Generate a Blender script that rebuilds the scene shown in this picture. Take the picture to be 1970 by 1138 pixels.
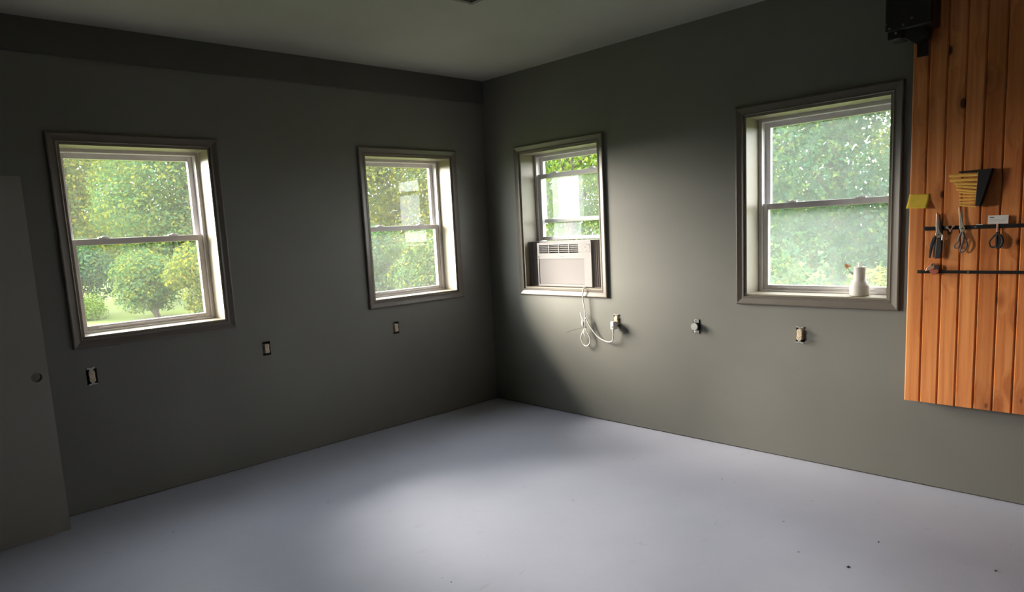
import bpy, bmesh, math, random
import numpy as np
from mathutils import Vector, Matrix

# ------------------------------------------------------------------ scene, camera, light
sc = bpy.context.scene
for o in list(bpy.data.objects):
    bpy.data.objects.remove(o, do_unlink=True)
COL = sc.collection
R = math.radians

CAM = (-4.389, -4.809, 1.600)          # eye height 1.6 m, looking into the corner at the origin
F_PX, CX, CY = 1334.4, 963.67, 625.67  # focal length and optical centre for a 1970 x 1138 frame
YAW, PITCH, ROLL = 46.989, -7.850, -3.048

cam_data = bpy.data.cameras.new('camera')
cam = bpy.data.objects.new('camera', cam_data)
COL.objects.link(cam)
cam_data.sensor_fit = 'HORIZONTAL'
cam_data.sensor_width = 36.0
cam_data.lens = F_PX / 1970.0 * 36.0
cam_data.shift_x = (985.0 - CX) / 1970.0
cam_data.shift_y = (CY - 569.0) / 1970.0
cam_data.clip_start = 0.05
cy_, sy_, cp_, sp_ = math.cos(R(YAW)), math.sin(R(YAW)), math.cos(R(PITCH)), math.sin(R(PITCH))
fwd = Vector((cy_*cp_, sy_*cp_, sp_)); rgt = Vector((sy_, -cy_, 0)); up = rgt.cross(fwd)
cr_, sr_ = math.cos(R(ROLL)), math.sin(R(ROLL))
r2 = cr_*rgt + sr_*up; u2 = -sr_*rgt + cr_*up
mw = Matrix((r2, u2, -fwd)).transposed().to_4x4(); mw.translation = Vector(CAM)
cam.matrix_world = mw
sc.camera = cam

SKY_STRENGTH = 14.0
SUN_STRENGTH = 46.0
world = bpy.data.worlds.new('hazy_sky'); sc.world = world
world.use_nodes = True
bg = world.node_tree.nodes['Background']
bg.inputs['Color'].default_value = (0.97, 0.99, 1.0, 1)      # even, hazy white sky all round
bg.inputs['Strength'].default_value = SKY_STRENGTH

sun_d = bpy.data.lights.new('sun', 'SUN'); sun_d.energy = SUN_STRENGTH; sun_d.angle = R(42.0)   # sun veiled by haze: soft edged shadows
sun_d.color = (1.0, 0.90, 0.77)
sun = bpy.data.objects.new('sun', sun_d); COL.objects.link(sun)
sun.rotation_euler = Vector((0.46, -0.888, -0.37)).to_track_quat('-Z', 'Y').to_euler()   # low, from the left outside

vs = sc.view_settings
vs.view_transform = 'Standard'; vs.look = 'None'; vs.gamma = 1.0; vs.exposure = 0.0
vs.use_curve_mapping = False
cyc = sc.cycles
cyc.max_bounces = 12; cyc.diffuse_bounces = 7; cyc.glossy_bounces = 4; cyc.transparent_max_bounces = 16
cyc.use_denoising = True
cyc.caustics_reflective = False; cyc.caustics_refractive = False
cyc.sample_clamp_indirect = 6.0

# ------------------------------------------------------------------ helpers
class G:
    """collects shapes in a wall frame (a along the wall to the right, d into the wall, z up)"""
    def __init__(s): s.v = []; s.f = []
    def add(s, v, f):
        n = len(s.v); s.v += [tuple(p) for p in v]; s.f += [tuple(i+n for i in q) for q in f]; return s
    def box(s, x0, x1, y0, y1, z0, z1, m=None):
        v = [(x0,y0,z0),(x1,y0,z0),(x1,y1,z0),(x0,y1,z0),(x0,y0,z1),(x1,y0,z1),(x1,y1,z1),(x0,y1,z1)]
        if m is not None: v = [m @ Vector(p) for p in v]
        return s.add(v, [(3,2,1,0),(4,5,6,7),(0,1,5,4),(1,2,6,5),(2,3,7,6),(3,0,4,7)])
    def prism(s, poly, d0, d1):
        """polygon in (a, z), extruded from depth d0 to d1"""
        ar = sum(poly[i][0]*poly[(i+1) % len(poly)][1]-poly[(i+1) % len(poly)][0]*poly[i][1] for i in range(len(poly)))
        if ar < 0: poly = poly[::-1]
        if d0 > d1: d0, d1 = d1, d0
        n = len(poly)
        v = [(a, d0, z) for a, z in poly] + [(a, d1, z) for a, z in poly]
        f = [tuple(range(n)), tuple(range(2*n-1, n-1, -1))]
        f += [(i, i+n, (i+1) % n+n, (i+1) % n) for i in range(n)]
        return s.add(v, f)
    def cyl(s, p0, p1, r0, r1=None, n=16, cap=True):
        r1 = r0 if r1 is None else r1
        p0, p1 = Vector(p0), Vector(p1); t = (p1-p0).normalized()
        u = t.orthogonal().normalized(); w = t.cross(u)
        v = []; 
        for p, r in ((p0, r0), (p1, r1)):
            v += [p + (u*math.cos(2*math.pi*i/n) + w*math.sin(2*math.pi*i/n))*r for i in range(n)]
        f = [(i, (i+1) % n, (i+1) % n+n, i+n) for i in range(n)]
        if cap: f += [tuple(range(n-1, -1, -1)), tuple(range(n, 2*n))]
        return s.add(v, f)
    def tube(s, pts, r, n=8, closed=False, sub=6):
        P = [Vector(p) for p in pts]; rr = r if isinstance(r, (list, tuple)) else [r]*len(P)
        Q = []; RR = []
        m = len(P)
        for i in range(m if closed else m-1):
            g = (lambda k: P[k % m]) if closed else (lambda k: P[min(max(k, 0), m-1)])
            p0, p1, p2, p3 = g(i-1), g(i), g(i+1), g(i+2)
            for j in range(sub):
                t = j/sub
                Q.append(0.5*((2*p1)+(-p0+p2)*t+(2*p0-5*p1+4*p2-p3)*t*t+(-p0+3*p1-3*p2+p3)*t**3))
                RR.append(rr[i]*(1-t)+rr[(i+1) % m]*t)
        if not closed: Q.append(P[-1]); RR.append(rr[-1])
        k = len(Q); v = []; f = []; u = None
        for i in range(k):
            t = (Q[(i+1) % k]-Q[i-1]) if closed else (Q[min(i+1, k-1)]-Q[max(i-1, 0)])
            t.normalize()
            u = t.orthogonal() if u is None else (u - t*u.dot(t))
            u.normalize(); w = t.cross(u)
            v += [Q[i]+(u*math.cos(2*math.pi*j/n)+w*math.sin(2*math.pi*j/n))*RR[i] for j in range(n)]
        for i in range(k if closed else k-1):
            a, b = i*n, ((i+1) % k)*n
            f += [(a+j, a+(j+1) % n, b+(j+1) % n, b+j) for j in range(n)]
        if not closed:
            f += [tuple(range(n-1, -1, -1)), tuple(range((k-1)*n, k*n))]
        return s.add(v, f)
    def lathe(s, prof, c=(0, 0, 0), n=32):
        v = []; f = []
        for r, z in prof:
            v += [(c[0]+r*math.cos(2*math.pi*i/n), c[1]+r*math.sin(2*math.pi*i/n), c[2]+z) for i in range(n)]
        for k in range(len(prof)-1):
            f += [(k*n+i, k*n+(i+1) % n, (k+1)*n+(i+1) % n, (k+1)*n+i) for i in range(n)]
        f.append(tuple(range(n-1, -1, -1)))
        return s.add(v, f)
    def ball(s, c, rx, ry=None, rz=None, n=12, m=8):
        ry = rx if ry is None else ry; rz = rx if rz is None else rz
        v = [(c[0], c[1], c[2]-rz)]
        for k in range(1, m):
            t = math.pi*k/m
            v += [(c[0]+rx*math.sin(t)*math.cos(2*math.pi*i/n), c[1]+ry*math.sin(t)*math.sin(2*math.pi*i/n), c[2]-rz*math.cos(t)) for i in range(n)]
        v.append((c[0], c[1], c[2]+rz)); f = []
        f += [(0, 1+(i+1) % n, 1+i) for i in range(n)]
        for k in range(m-2):
            a = 1+k*n; b = a+n
            f += [(a+i, a+(i+1) % n, b+(i+1) % n, b+i) for i in range(n)]
        L = len(v)-1; a = 1+(m-2)*n
        f += [(a+i, a+(i+1) % n, L) for i in range(n)]
        return s.add(v, f)
    def build(s, name, mat, parent=None, bevel=0.0, smooth=False, seg=2):
        me = bpy.data.meshes.new(name); me.from_pydata([tuple(p) for p in s.v], [], s.f); me.update()
        me.materials.append(mat)
        if smooth:
            me.polygons.foreach_set('use_smooth', [True]*len(me.polygons)); me.set_sharp_from_angle(angle=R(38))
        o = bpy.data.objects.new(name, me); COL.objects.link(o)
        if parent is not None: o.parent = parent
        if bevel:
            b = o.modifiers.new('bevel', 'BEVEL'); b.width = bevel; b.segments = seg; b.limit_method = 'ANGLE'; b.angle_limit = R(40)
        return o

def tag(o, label=None, cat=None, group=None, kind=None):
    if label: o['label'] = label
    if cat: o['category'] = cat
    if group: o['group'] = group
    if kind: o['kind'] = kind
    return o

def empty(name, loc=(0, 0, 0), rz=0.0):
    o = bpy.data.objects.new(name, None); COL.objects.link(o)
    o.location = loc; o.rotation_euler = (0, 0, rz); o.empty_display_size = 0.1
    return o

def on_wall(name, side, a, z, d=0.0):
    """an Empty on a wall: a runs to the right along it, d into it"""
    return empty(name, (a, d, z), 0.0) if side == 'left' else empty(name, (d, -a, z), -math.pi/2)

def put(o, side, a=0.0, z=0.0, d=0.0):
    if side == 'left': o.location = (a, d, z)
    else: o.location = (d, -a, z); o.rotation_euler = (0, 0, -math.pi/2)
    return o

# ------------------------------------------------------------------ materials
def new_mat(name):
    m = bpy.data.materials.new(name); m.use_nodes = True
    nt = m.node_tree; return m, nt, nt.nodes['Principled BSDF']

def N(nt, t, **kw):
    n = nt.nodes.new(t)
    for k, v in kw.items():
        if k in n.inputs: n.inputs[k].default_value = v
        else: setattr(n, k, v)
    return n

def ramp(nt, fac, stops):
    r = nt.nodes.new('ShaderNodeValToRGB'); e = r.color_ramp.elements
    while len(e) < len(stops): e.new(0.5)
    for i, (p, c) in enumerate(stops):
        e[i].position = p; e[i].color = (*c, 1) if len(c) == 3 else c
    nt.links.new(fac, r.inputs['Fac']); return r.outputs['Color']

def coords(nt, scale=(1, 1, 1), kind='Object'):
    tc = nt.nodes.new('ShaderNodeTexCoord'); mp = nt.nodes.new('ShaderNodeMapping')
    mp.inputs['Scale'].default_value = scale
    nt.links.new(tc.outputs[kind], mp.inputs['Vector']); return mp.outputs['Vector']

def simple(name, col, rough=0.5, metal=0.0, var=0.06, scale=30.0, bump=0.0, spec=0.5):
    m, nt, b = new_mat(name)
    v = coords(nt)
    n = N(nt, 'ShaderNodeTexNoise', Scale=scale, Detail=4.0); nt.links.new(v, n.inputs['Vector'])
    lo = tuple(max(0, c*(1-var)) for c in col); hi = tuple(min(1, c*(1+var)) for c in col)
    nt.links.new(ramp(nt, n.outputs['Fac'], [(0.3, lo), (0.7, hi)]), b.inputs['Base Color'])
    b.inputs['Roughness'].default_value = rough; b.inputs['Metallic'].default_value = metal
    b.inputs['Specular IOR Level'].default_value = spec
    if bump:
        bp = N(nt, 'ShaderNodeBump', Strength=bump, Distance=0.002)
        nt.links.new(n.outputs['Fac'], bp.inputs['Height']); nt.links.new(bp.outputs['Normal'], b.inputs['Normal'])
    return m

def paint(name, col, rough, bump=0.15):
    m, nt, b = new_mat(name)
    v = coords(nt)
    big = N(nt, 'ShaderNodeTexNoise', Scale=1.3, Detail=3.0); nt.links.new(v, big.inputs['Vector'])
    fine = N(nt, 'ShaderNodeTexNoise', Scale=140.0, Detail=2.0); nt.links.new(v, fine.inputs['Vector'])
    lo = tuple(c*0.95 for c in col); hi = tuple(c*1.05 for c in col)
    nt.links.new(ramp(nt, big.outputs['Fac'], [(0.35, lo), (0.65, hi)]), b.inputs['Base Color'])
    b.inputs['Roughness'].default_value = rough
    bp = N(nt, 'ShaderNodeBump', Strength=bump, Distance=0.0015)
    nt.links.new(fine.outputs['Fac'], bp.inputs['Height']); nt.links.new(bp.outputs['Normal'], b.inputs['Normal'])
    return m

M = {}
M['wall'] = paint('grey_green_paint', (0.178, 0.176, 0.157), 0.5)
M['ceiling'] = paint('ceiling_paint', (0.33, 0.33, 0.295), 0.8)
M['header'] = paint('dark_header', (0.085, 0.083, 0.076), 0.6)  # one even tone, darker than the wall below it
M['trim'] = simple('taupe_trim_paint', (0.145, 0.125, 0.106), 0.35, var=0.04, scale=8)
M['jamb'] = simple('pale_jamb_paint', (0.25, 0.218, 0.165), 0.45, var=0.05, scale=6)
M['vinyl'] = simple('white_vinyl', (0.72, 0.69, 0.70), 0.4, var=0.03)
M['plate_wood'] = simple('red_brown_sill_plate', (0.12, 0.045, 0.035), 0.8, var=0.5, scale=25)
M['door'] = paint('grey_brown_door', (0.24, 0.225, 0.20), 0.5)
M['ivory'] = simple('ivory_plastic', (0.78, 0.64, 0.47), 0.4)
M['slot'] = simple('dark_slot', (0.02, 0.018, 0.016), 0.6)
M['steel'] = simple('zinc_steel', (0.62, 0.62, 0.60), 0.35, 0.9)
M['grey_plastic'] = simple('grey_plastic', (0.42, 0.42, 0.41), 0.45)
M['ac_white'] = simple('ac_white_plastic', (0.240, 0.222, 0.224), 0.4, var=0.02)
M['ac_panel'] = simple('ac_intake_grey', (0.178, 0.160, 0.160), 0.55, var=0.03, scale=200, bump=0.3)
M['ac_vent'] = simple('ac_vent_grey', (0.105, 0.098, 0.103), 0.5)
M['ac_dark'] = simple('ac_dark_inside', (0.02, 0.019, 0.02), 0.7)
M['cord'] = simple('white_cord', (0.80, 0.78, 0.74), 0.45, var=0.02)
M['black'] = simple('black_plastic', (0.012, 0.012, 0.012), 0.45)
M['black_iron'] = simple('black_steel', (0.018, 0.017, 0.017), 0.4, 0.3)
M['rubber'] = simple('black_grip', (0.02, 0.02, 0.022), 0.55)
M['grip_grey'] = simple('grey_grip', (0.13, 0.125, 0.13), 0.5)
M['tool_steel'] = simple('tool_steel', (0.66, 0.58, 0.50), 0.32, 0.85)
M['blade'] = simple('pale_blade', (0.80, 0.74, 0.58), 0.3, 0.7)
M['red'] = simple('dull_red', (0.42, 0.10, 0.07), 0.45)
M['pink_steel'] = simple('copper_tinted_steel', (0.62, 0.36, 0.27), 0.35, 0.6)
M['yellow'] = simple('yellow_rod', (0.94, 0.58, 0.12), 0.45, var=0.06)
M['note'] = simple('yellow_note', (0.86, 0.60, 0.06), 0.7, var=0.06)
M['card'] = simple('white_card', (0.74, 0.70, 0.67), 0.6, var=0.03)
M['print'] = simple('dark_print', (0.05, 0.05, 0.05), 0.7)
M['print_faint'] = simple('faint_print', (0.42, 0.40, 0.39), 0.7)
M['ceramic'] = simple('white_ceramic', (0.74, 0.69, 0.65), 0.5, var=0.02)
M['dry_brown'] = simple('dried_flower', (0.42, 0.22, 0.11), 0.8, var=0.25, scale=200)
M['dry_stem'] = simple('dark_stem', (0.10, 0.075, 0.05), 0.8)
M['tuft'] = simple('white_tuft', (0.80, 0.80, 0.76), 0.8)
M['chip'] = simple('dark_chip', (0.05, 0.045, 0.045), 0.8)
M['crumb'] = simple('white_crumb', (0.7, 0.7, 0.68), 0.8)
M['bark'] = simple('bark', (0.10, 0.08, 0.06), 0.9, var=0.4, scale=6)

def floor_mat():
    m, nt, b = new_mat('grey_blue_floor_paint')
    v = coords(nt)
    big = N(nt, 'ShaderNodeTexNoise', Scale=1.1, Detail=5.0, Roughness=0.6); nt.links.new(v, big.inputs['Vector'])
    base = ramp(nt, big.outputs['Fac'], [(0.3, (0.40, 0.418, 0.515)), (0.7, (0.465, 0.482, 0.585))])
    # worn scuffs: stretched, broken streaks
    v2 = coords(nt, (2.2, 6.5, 1)); sc_ = N(nt, 'ShaderNodeTexNoise', Scale=2.6, Detail=8.0, Roughness=0.72, Distortion=1.2)
    nt.links.new(v2, sc_.inputs['Vector'])
    sf = ramp(nt, sc_.outputs['Fac'], [(0.62, (0, 0, 0)), (0.76, (1, 1, 1))])
    mx = N(nt, 'ShaderNodeMix', data_type='RGBA')
    nt.links.new(sf, mx.inputs[0]); nt.links.new(base, mx.inputs[6]); mx.inputs[7].default_value = (0.31, 0.315, 0.345, 1)
    # tiny dark specks
    vo = N(nt, 'ShaderNodeTexVoronoi', Scale=3.2); nt.links.new(v, vo.inputs['Vector'])
    sp = ramp(nt, vo.outputs['Distance'], [(0.012, (1, 1, 1)), (0.022, (0, 0, 0))])
    m2 = N(nt, 'ShaderNodeMix', data_type='RGBA')
    nt.links.new(sp, m2.inputs[0]); nt.links.new(mx.outputs[2], m2.inputs[6]); m2.inputs[7].default_value = (0.10, 0.10, 0.11, 1)
    nt.links.new(m2.outputs[2], b.inputs['Base Color'])
    rr = ramp(nt, big.outputs['Fac'], [(0.3, (0.42,)*3), (0.7, (0.55,)*3)])
    nt.links.new(rr, b.inputs['Roughness'])
    b.inputs['Specular IOR Level'].default_value = 0.28
    fine = N(nt, 'ShaderNodeTexNoise', Scale=22.0, Detail=4.0); nt.links.new(v, fine.inputs['Vector'])
    bp = N(nt, 'ShaderNodeBump', Strength=0.12, Distance=0.004)
    nt.links.new(fine.outputs['Fac'], bp.inputs['Height']); nt.links.new(bp.outputs['Normal'], b.inputs['Normal'])
    return m
M['floor'] = floor_mat()

def pine_mat():
    m, nt, b = new_mat('varnished_pine')
    tc = nt.nodes.new('ShaderNodeTexCoord'); oi = nt.nodes.new('ShaderNodeObjectInfo')
    off = N(nt, 'ShaderNodeVectorMath', operation='SCALE'); off.inputs[0].default_value = (3.7, 0, 41.0)
    nt.links.new(oi.outputs['Random'], off.inputs['Scale'])
    ad = N(nt, 'ShaderNodeVectorMath', operation='ADD')
    nt.links.new(tc.outputs['Object'], ad.inputs[0]); nt.links.new(off.outputs[0], ad.inputs[1])
    P = ad.outputs[0]
    # knots
    mk = N(nt, 'ShaderNodeMapping'); mk.inputs['Scale'].default_value = (8.0, 0.0, 4.2); nt.links.new(P, mk.inputs['Vector'])
    wob = N(nt, 'ShaderNodeTexNoise', Scale=2.0, Detail=2.0); nt.links.new(P, wob.inputs['Vector'])
    vo = N(nt, 'ShaderNodeTexVoronoi', Scale=1.0); vo.inputs['Randomness'].default_value = 1.0; nt.links.new(mk.outputs[0], vo.inputs['Vector'])
    knot = ramp(nt, vo.outputs['Distance'], [(0.095, (1, 1, 1)), (0.135, (0, 0, 0))])
    halo = ramp(nt, vo.outputs['Distance'], [(0.14, (1, 1, 1)), (0.48, (0, 0, 0))])
    # long grain, bending round the knots
    mg = N(nt, 'ShaderNodeMapping'); mg.inputs['Scale'].default_value = (34.0, 10.0, 1.1); nt.links.new(P, mg.inputs['Vector'])
    bend = N(nt, 'ShaderNodeVectorMath', operation='SCALE'); nt.links.new(halo, bend.inputs[0]); bend.inputs['Scale'].default_value = 0.9
    ad2 = N(nt, 'ShaderNodeVectorMath', operation='ADD'); nt.links.new(mg.outputs[0], ad2.inputs[0]); nt.links.new(bend.outputs[0], ad2.inputs[1])
    gr = N(nt, 'ShaderNodeTexNoise', Scale=1.0, Detail=5.0, Roughness=0.55, Distortion=0.4); nt.links.new(ad2.outputs[0], gr.inputs['Vector'])
    col = ramp(nt, gr.outputs['Fac'], [(0.28, (0.54, 0.160, 0.046)), (0.48, (0.76, 0.275, 0.086)), (0.66, (0.87, 0.365, 0.128))])
    # board to board tone
    tone = ramp(nt, oi.outputs['Random'], [(0.0, (0.74, 0.66, 0.60)), (0.5, (0.95, 0.93, 0.92)), (1.0, (1.0, 1.0, 1.0))])
    mt = N(nt, 'ShaderNodeMix', data_type='RGBA', blend_type='MULTIPLY'); mt.inputs[0].default_value = 1.0
    nt.links.new(col, mt.inputs[6]); nt.links.new(tone, mt.inputs[7])
    mh = N(nt, 'ShaderNodeMix', data_type='RGBA'); hs = N(nt, 'ShaderNodeMath', operation='MULTIPLY'); hs.inputs[1].default_value = 0.45
    nt.links.new(halo, hs.inputs[0]); nt.links.new(hs.outputs[0], mh.inputs[0]); nt.links.new(mt.outputs[2], mh.inputs[6]); mh.inputs[7].default_value = (0.30, 0.085, 0.025, 1)
    mk2 = N(nt, 'ShaderNodeMix', data_type='RGBA'); nt.links.new(knot, mk2.inputs[0]); nt.links.new(mh.outputs[2], mk2.inputs[6]); mk2.inputs[7].default_value = (0.075, 0.022, 0.010, 1)
    nt.links.new(mk2.outputs[2], b.inputs['Base Color'])
    b.inputs['Roughness'].default_value = 0.36
    return m
M['pine'] = pine_mat()

def leaf_mat(name, c0, c1, c2, tr=0.3):
    m, nt, b = new_mat(name)
    nt.nodes.remove(b)
    g = nt.nodes.new('ShaderNodeNewGeometry')
    col = ramp(nt, g.outputs['Random Per Island'], [(0.1, c0), (0.6, c1), (1.0, c2)])
    d = nt.nodes.new('ShaderNodeBsdfDiffuse'); t = nt.nodes.new('ShaderNodeBsdfTranslucent')
    nt.links.new(col, d.inputs['Color']); nt.links.new(col, t.inputs['Color'])
    mx = nt.nodes.new('ShaderNodeMixShader'); mx.inputs[0].default_value = tr
    nt.links.new(d.outputs[0], mx.inputs[1]); nt.links.new(t.outputs[0], mx.inputs[2])
    nt.links.new(mx.outputs[0], nt.nodes['Material Output'].inputs['Surface'])
    return m
M['leaf_deep'] = leaf_mat('deep_green_leaf', (0.026, 0.072, 0.041), (0.043, 0.099, 0.043), (0.102, 0.132, 0.022))
M['leaf_mid'] = leaf_mat('mid_green_leaf', (0.036, 0.084, 0.039), (0.060, 0.114, 0.034), (0.150, 0.150, 0.019))
M['leaf_yellow'] = leaf_mat('yellow_green_leaf', (0.042, 0.084, 0.034), (0.102, 0.126, 0.024), (0.229, 0.199, 0.022))
M['leaf_bright'] = leaf_mat('bright_green_leaf', (0.072, 0.138, 0.024), (0.108, 0.181, 0.024), (0.169, 0.205, 0.024))

def grass_mat():
    m, nt, b = new_mat('lawn_grass')
    v = coords(nt)
    n1 = N(nt, 'ShaderNodeTexNoise', Scale=0.35, Detail=4.0); nt.links.new(v, n1.inputs['Vector'])
    n2 = N(nt, 'ShaderNodeTexNoise', Scale=9.0, Detail=4.0); nt.links.new(v, n2.inputs['Vector'])
    ad = N(nt, 'ShaderNodeMath', operation='ADD'); nt.links.new(n1.outputs['Fac'], ad.inputs[0]); nt.links.new(n2.outputs['Fac'], ad.inputs[1])
    hv = N(nt, 'ShaderNodeMath', operation='MULTIPLY'); nt.links.new(ad.outputs[0], hv.inputs[0]); hv.inputs[1].default_value = 0.5
    nt.links.new(ramp(nt, hv.outputs[0], [(0.35, (0.046, 0.074, 0.013)), (0.65, (0.080, 0.104, 0.020))]), b.inputs['Base Color'])
    b.inputs['Roughness'].default_value = 0.9; b.inputs['Specular IOR Level'].default_value = 0.1
    return m
M['grass'] = grass_mat()

def glass_mat(name, dust):
    m, nt, b = new_mat(name)
    nt.nodes.remove(b)
    tr = nt.nodes.new('ShaderNodeBsdfTransparent'); tr.inputs['Color'].default_value = (0.955, 0.965, 0.96, 1)
    gl = nt.nodes.new('ShaderNodeBsdfGlossy'); gl.inputs['Roughness'].default_value = 0.03
    lw = N(nt, 'ShaderNodeLayerWeight', Blend=0.5)          # facing term: same on both faces of the pane
    pw = N(nt, 'ShaderNodeMath', operation='POWER'); nt.links.new(lw.outputs['Facing'], pw.inputs[0]); pw.inputs[1].default_value = 5.0
    fr = N(nt, 'ShaderNodeMath', operation='MULTIPLY_ADD'); nt.links.new(pw.outputs[0], fr.inputs[0]); fr.inputs[1].default_value = 0.90; fr.inputs[2].default_value = 0.026
    a = nt.nodes.new('ShaderNodeMixShader')
    nt.links.new(fr.outputs[0], a.inputs[0]); nt.links.new(tr.outputs[0], a.inputs[1]); nt.links.new(gl.outputs[0], a.inputs[2])
    # thin film of dust and dried drops that catches the daylight
    di = nt.nodes.new('ShaderNodeBsdfTranslucent'); di.inputs['Color'].default_value = (0.86, 0.90, 0.88, 1)
    v = coords(nt); n = N(nt, 'ShaderNodeTexNoise', Scale=9.0, Detail=7.0, Roughness=0.7); nt.links.new(v, n.inputs['Vector'])
    df = ramp(nt, n.outputs['Fac'], [(0.25, (dust*0.7,)*3), (0.75, (dust*1.35,)*3)])
    c = nt.nodes.new('ShaderNodeMixShader')
    nt.links.new(df, c.inputs[0]); nt.links.new(a.outputs[0], c.inputs[1]); nt.links.new(di.outputs[0], c.inputs[2])
    nt.links.new(c.outputs[0], nt.nodes['Material Output'].inputs['Surface'])
    return m
M['glass_clear'] = glass_mat('window_glass', 0.006)
M['glass_dusty'] = glass_mat('dusty_window_glass', 0.012)
M['glass_hazy'] = glass_mat('hazy_window_glass', 0.011)
M['glass_film'] = glass_mat('filmed_window_glass', 0.055)
M['glass_film_light'] = glass_mat('lightly_filmed_window_glass', 0.034)

# ------------------------------------------------------------------ room shell
H = 2.927
TH = 0.27
XL, YB = -6.6, -7.2
Z0, Z1 = 1.075, 2.245
OPEN = {1: ('left', -3.390, -2.505), 2: ('left', -1.291, -0.408), 3: ('right', 0.455, 1.320), 4: ('right', 2.537, 3.423)}
OUT_L = [(-3.369, 0.840), (-2.240, 0.836), (-1.104, 0.835)]
OUT_R = [(1.452, 0.838), (2.163, 0.840), (2.911, 0.835)]

def wall_mesh(name, side, a0, a1, z0, z1, holes, pockets):
    """wall slab with through openings and shallow box pockets, as one mesh"""
    xs = sorted({a0, a1} | {h[i] for h in holes+pockets for i in (0, 1)})
    zs = sorted({z0, z1} | {h[i] for h in holes+pockets for i in (2, 3)})
    inside = lambda h, x, z: h[0] < x < h[1] and h[2] < z < h[3]
    g = G()
    for i in range(len(xs)-1):
        for j in range(len(zs)-1):
            p, q, r, s = xs[i], xs[i+1], zs[j], zs[j+1]; cx, cz = (p+q)/2, (r+s)/2
            if any(inside(h, cx, cz) for h in holes): continue
            g.add([(p, TH, r), (q, TH, r), (q, TH, s), (p, TH, s)], [(3, 2, 1, 0)])
            if any(inside(h, cx, cz) for h in pockets): continue
            g.add([(p, 0, r), (q, 0, r), (q, 0, s), (p, 0, s)], [(0, 1, 2, 3)])
    for hs, dep in ((holes, TH), (pockets, 0.055)):
        for p, q, r, s in hs:
            v = [(p, 0, r), (q, 0, r), (q, 0, s), (p, 0, s), (p, dep, r), (q, dep, r), (q, dep, s), (p, dep, s)]
            f = [(0, 4, 5, 1), (1, 5, 6, 2), (2, 6, 7, 3), (3, 7, 4, 0)]
            if dep < TH: f.append((4, 7, 6, 5))
            g.add(v, f)
    v = [(a0, 0, z0), (a1, 0, z0), (a1, 0, z1), (a0, 0, z1), (a0, TH, z0), (a1, TH, z0), (a1, TH, z1), (a0, TH, z1)]
    g.add(v, [(0, 1, 5, 4), (1, 2, 6, 5), (2, 3, 7, 6), (3, 0, 4, 7)])
    o = g.build(name, M['wall'])
    bm = bmesh.new(); bm.from_mesh(o.data); bmesh.ops.remove_doubles(bm, verts=bm.verts, dist=1e-5)
    bmesh.ops.recalc_face_normals(bm, faces=bm.faces); bm.to_mesh(o.data); bm.free()
    put(o, side); return tag(o, kind='structure')

pk = lambda L: [(a-0.030, a+0.030, z-0.050, z+0.050) for a, z in L]
GAP = 0.007
wl = wall_mesh('wall_left', 'left', XL-TH, TH, GAP, H, [(OPEN[i][1], OPEN[i][2], Z0, Z1) for i in (1, 2)], pk(OUT_L))
wr = wall_mesh('wall_right', 'right', 0.0, -YB+TH, GAP, H, [(OPEN[i][1], OPEN[i][2], Z0, Z1) for i in (3, 4)], pk(OUT_R))
tag(wl, 'dark grey green painted wall with two windows beside the door slab', 'wall')
tag(wr, 'grey green painted wall with the air conditioner window and wood panel', 'wall')
tag(G().box(XL-TH, 0, YB-TH, YB, 0, H).build('wall_back', M['wall']), 'grey green painted wall behind the viewer', 'wall', kind='structure')
tag(G().box(XL-TH, XL, YB, 0, 0, H).build('wall_side', M['wall']), 'grey green painted side wall out of view', 'wall', kind='structure')
tag(G().box(XL-TH, TH, YB-TH, TH, -0.30, 0).build('floor', M['floor']), 'glossy grey blue painted concrete floor with scuffs', 'floor', kind='structure')
tag(G().box(XL-TH, TH, YB-TH, TH, H, H+0.15).build('ceiling', M['ceiling']), 'plain pale grey ceiling', 'ceiling', kind='structure')
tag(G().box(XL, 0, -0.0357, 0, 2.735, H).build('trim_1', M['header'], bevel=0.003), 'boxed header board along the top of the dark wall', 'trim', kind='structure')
# rough bottom plate showing under the wallboard
tag(G().box(XL, TH-0.02, 0.012, 0.25, 0.0, GAP).build('trim_2', M['plate_wood']), 'thin dark gap at the foot of the dark wall', 'trim', kind='structure')
tag(G().box(0.012, 0.25, YB, 0.0, 0.0, GAP).build('trim_3', M['plate_wood']), 'thin reddish dark gap at the foot of the lit wall', 'trim', kind='structure')

# ------------------------------------------------------------------ windows
CP = [(0.0, 0.0), (0.0, 0.010), (0.005, 0.014), (0.013, 0.0125), (0.020, 0.0135), (0.034, 0.017), (0.046, 0.0205), (0.053, 0.019), (0.056, 0.012), (0.056, 0.0)]
def casing(parent, W, Hh):
    """four mitred lengths of moulding round the opening (local: a from -W/2, z from 0)"""
    rv = 0.003
    for side in range(4):
        v = []
        for end in (0, 1):
            for u, p in CP:
                u2_ = u - rv + 0.006
                if side == 0: q = ((-W/2-u2_) if end == 0 else (W/2+u2_), -p, -u2_)          # bottom
                elif side == 1: q = ((-W/2-u2_) if end == 0 else (W/2+u2_), -p, Hh+u2_)       # top
                elif side == 2: q = (-W/2-u2_, -p, -u2_ if end == 0 else Hh+u2_)              # left
                else: q = (W/2+u2_, -p, -u2_ if end == 0 else Hh+u2_)
                v.append(q)
        n = len(CP)
        f = [(i, (i+1) % n, (i+1) % n+n, i+n) for i in range(n)] + [tuple(range(n-1, -1, -1)), tuple(range(n, 2*n))]
        g = G(); g.add(v, f); o = g.build('casing', M['trim'], parent)
        bm = bmesh.new(); bm.from_mesh(o.data); bmesh.ops.recalc_face_normals(bm, faces=bm.faces); bm.to_mesh(o.data); bm.free()

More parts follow.
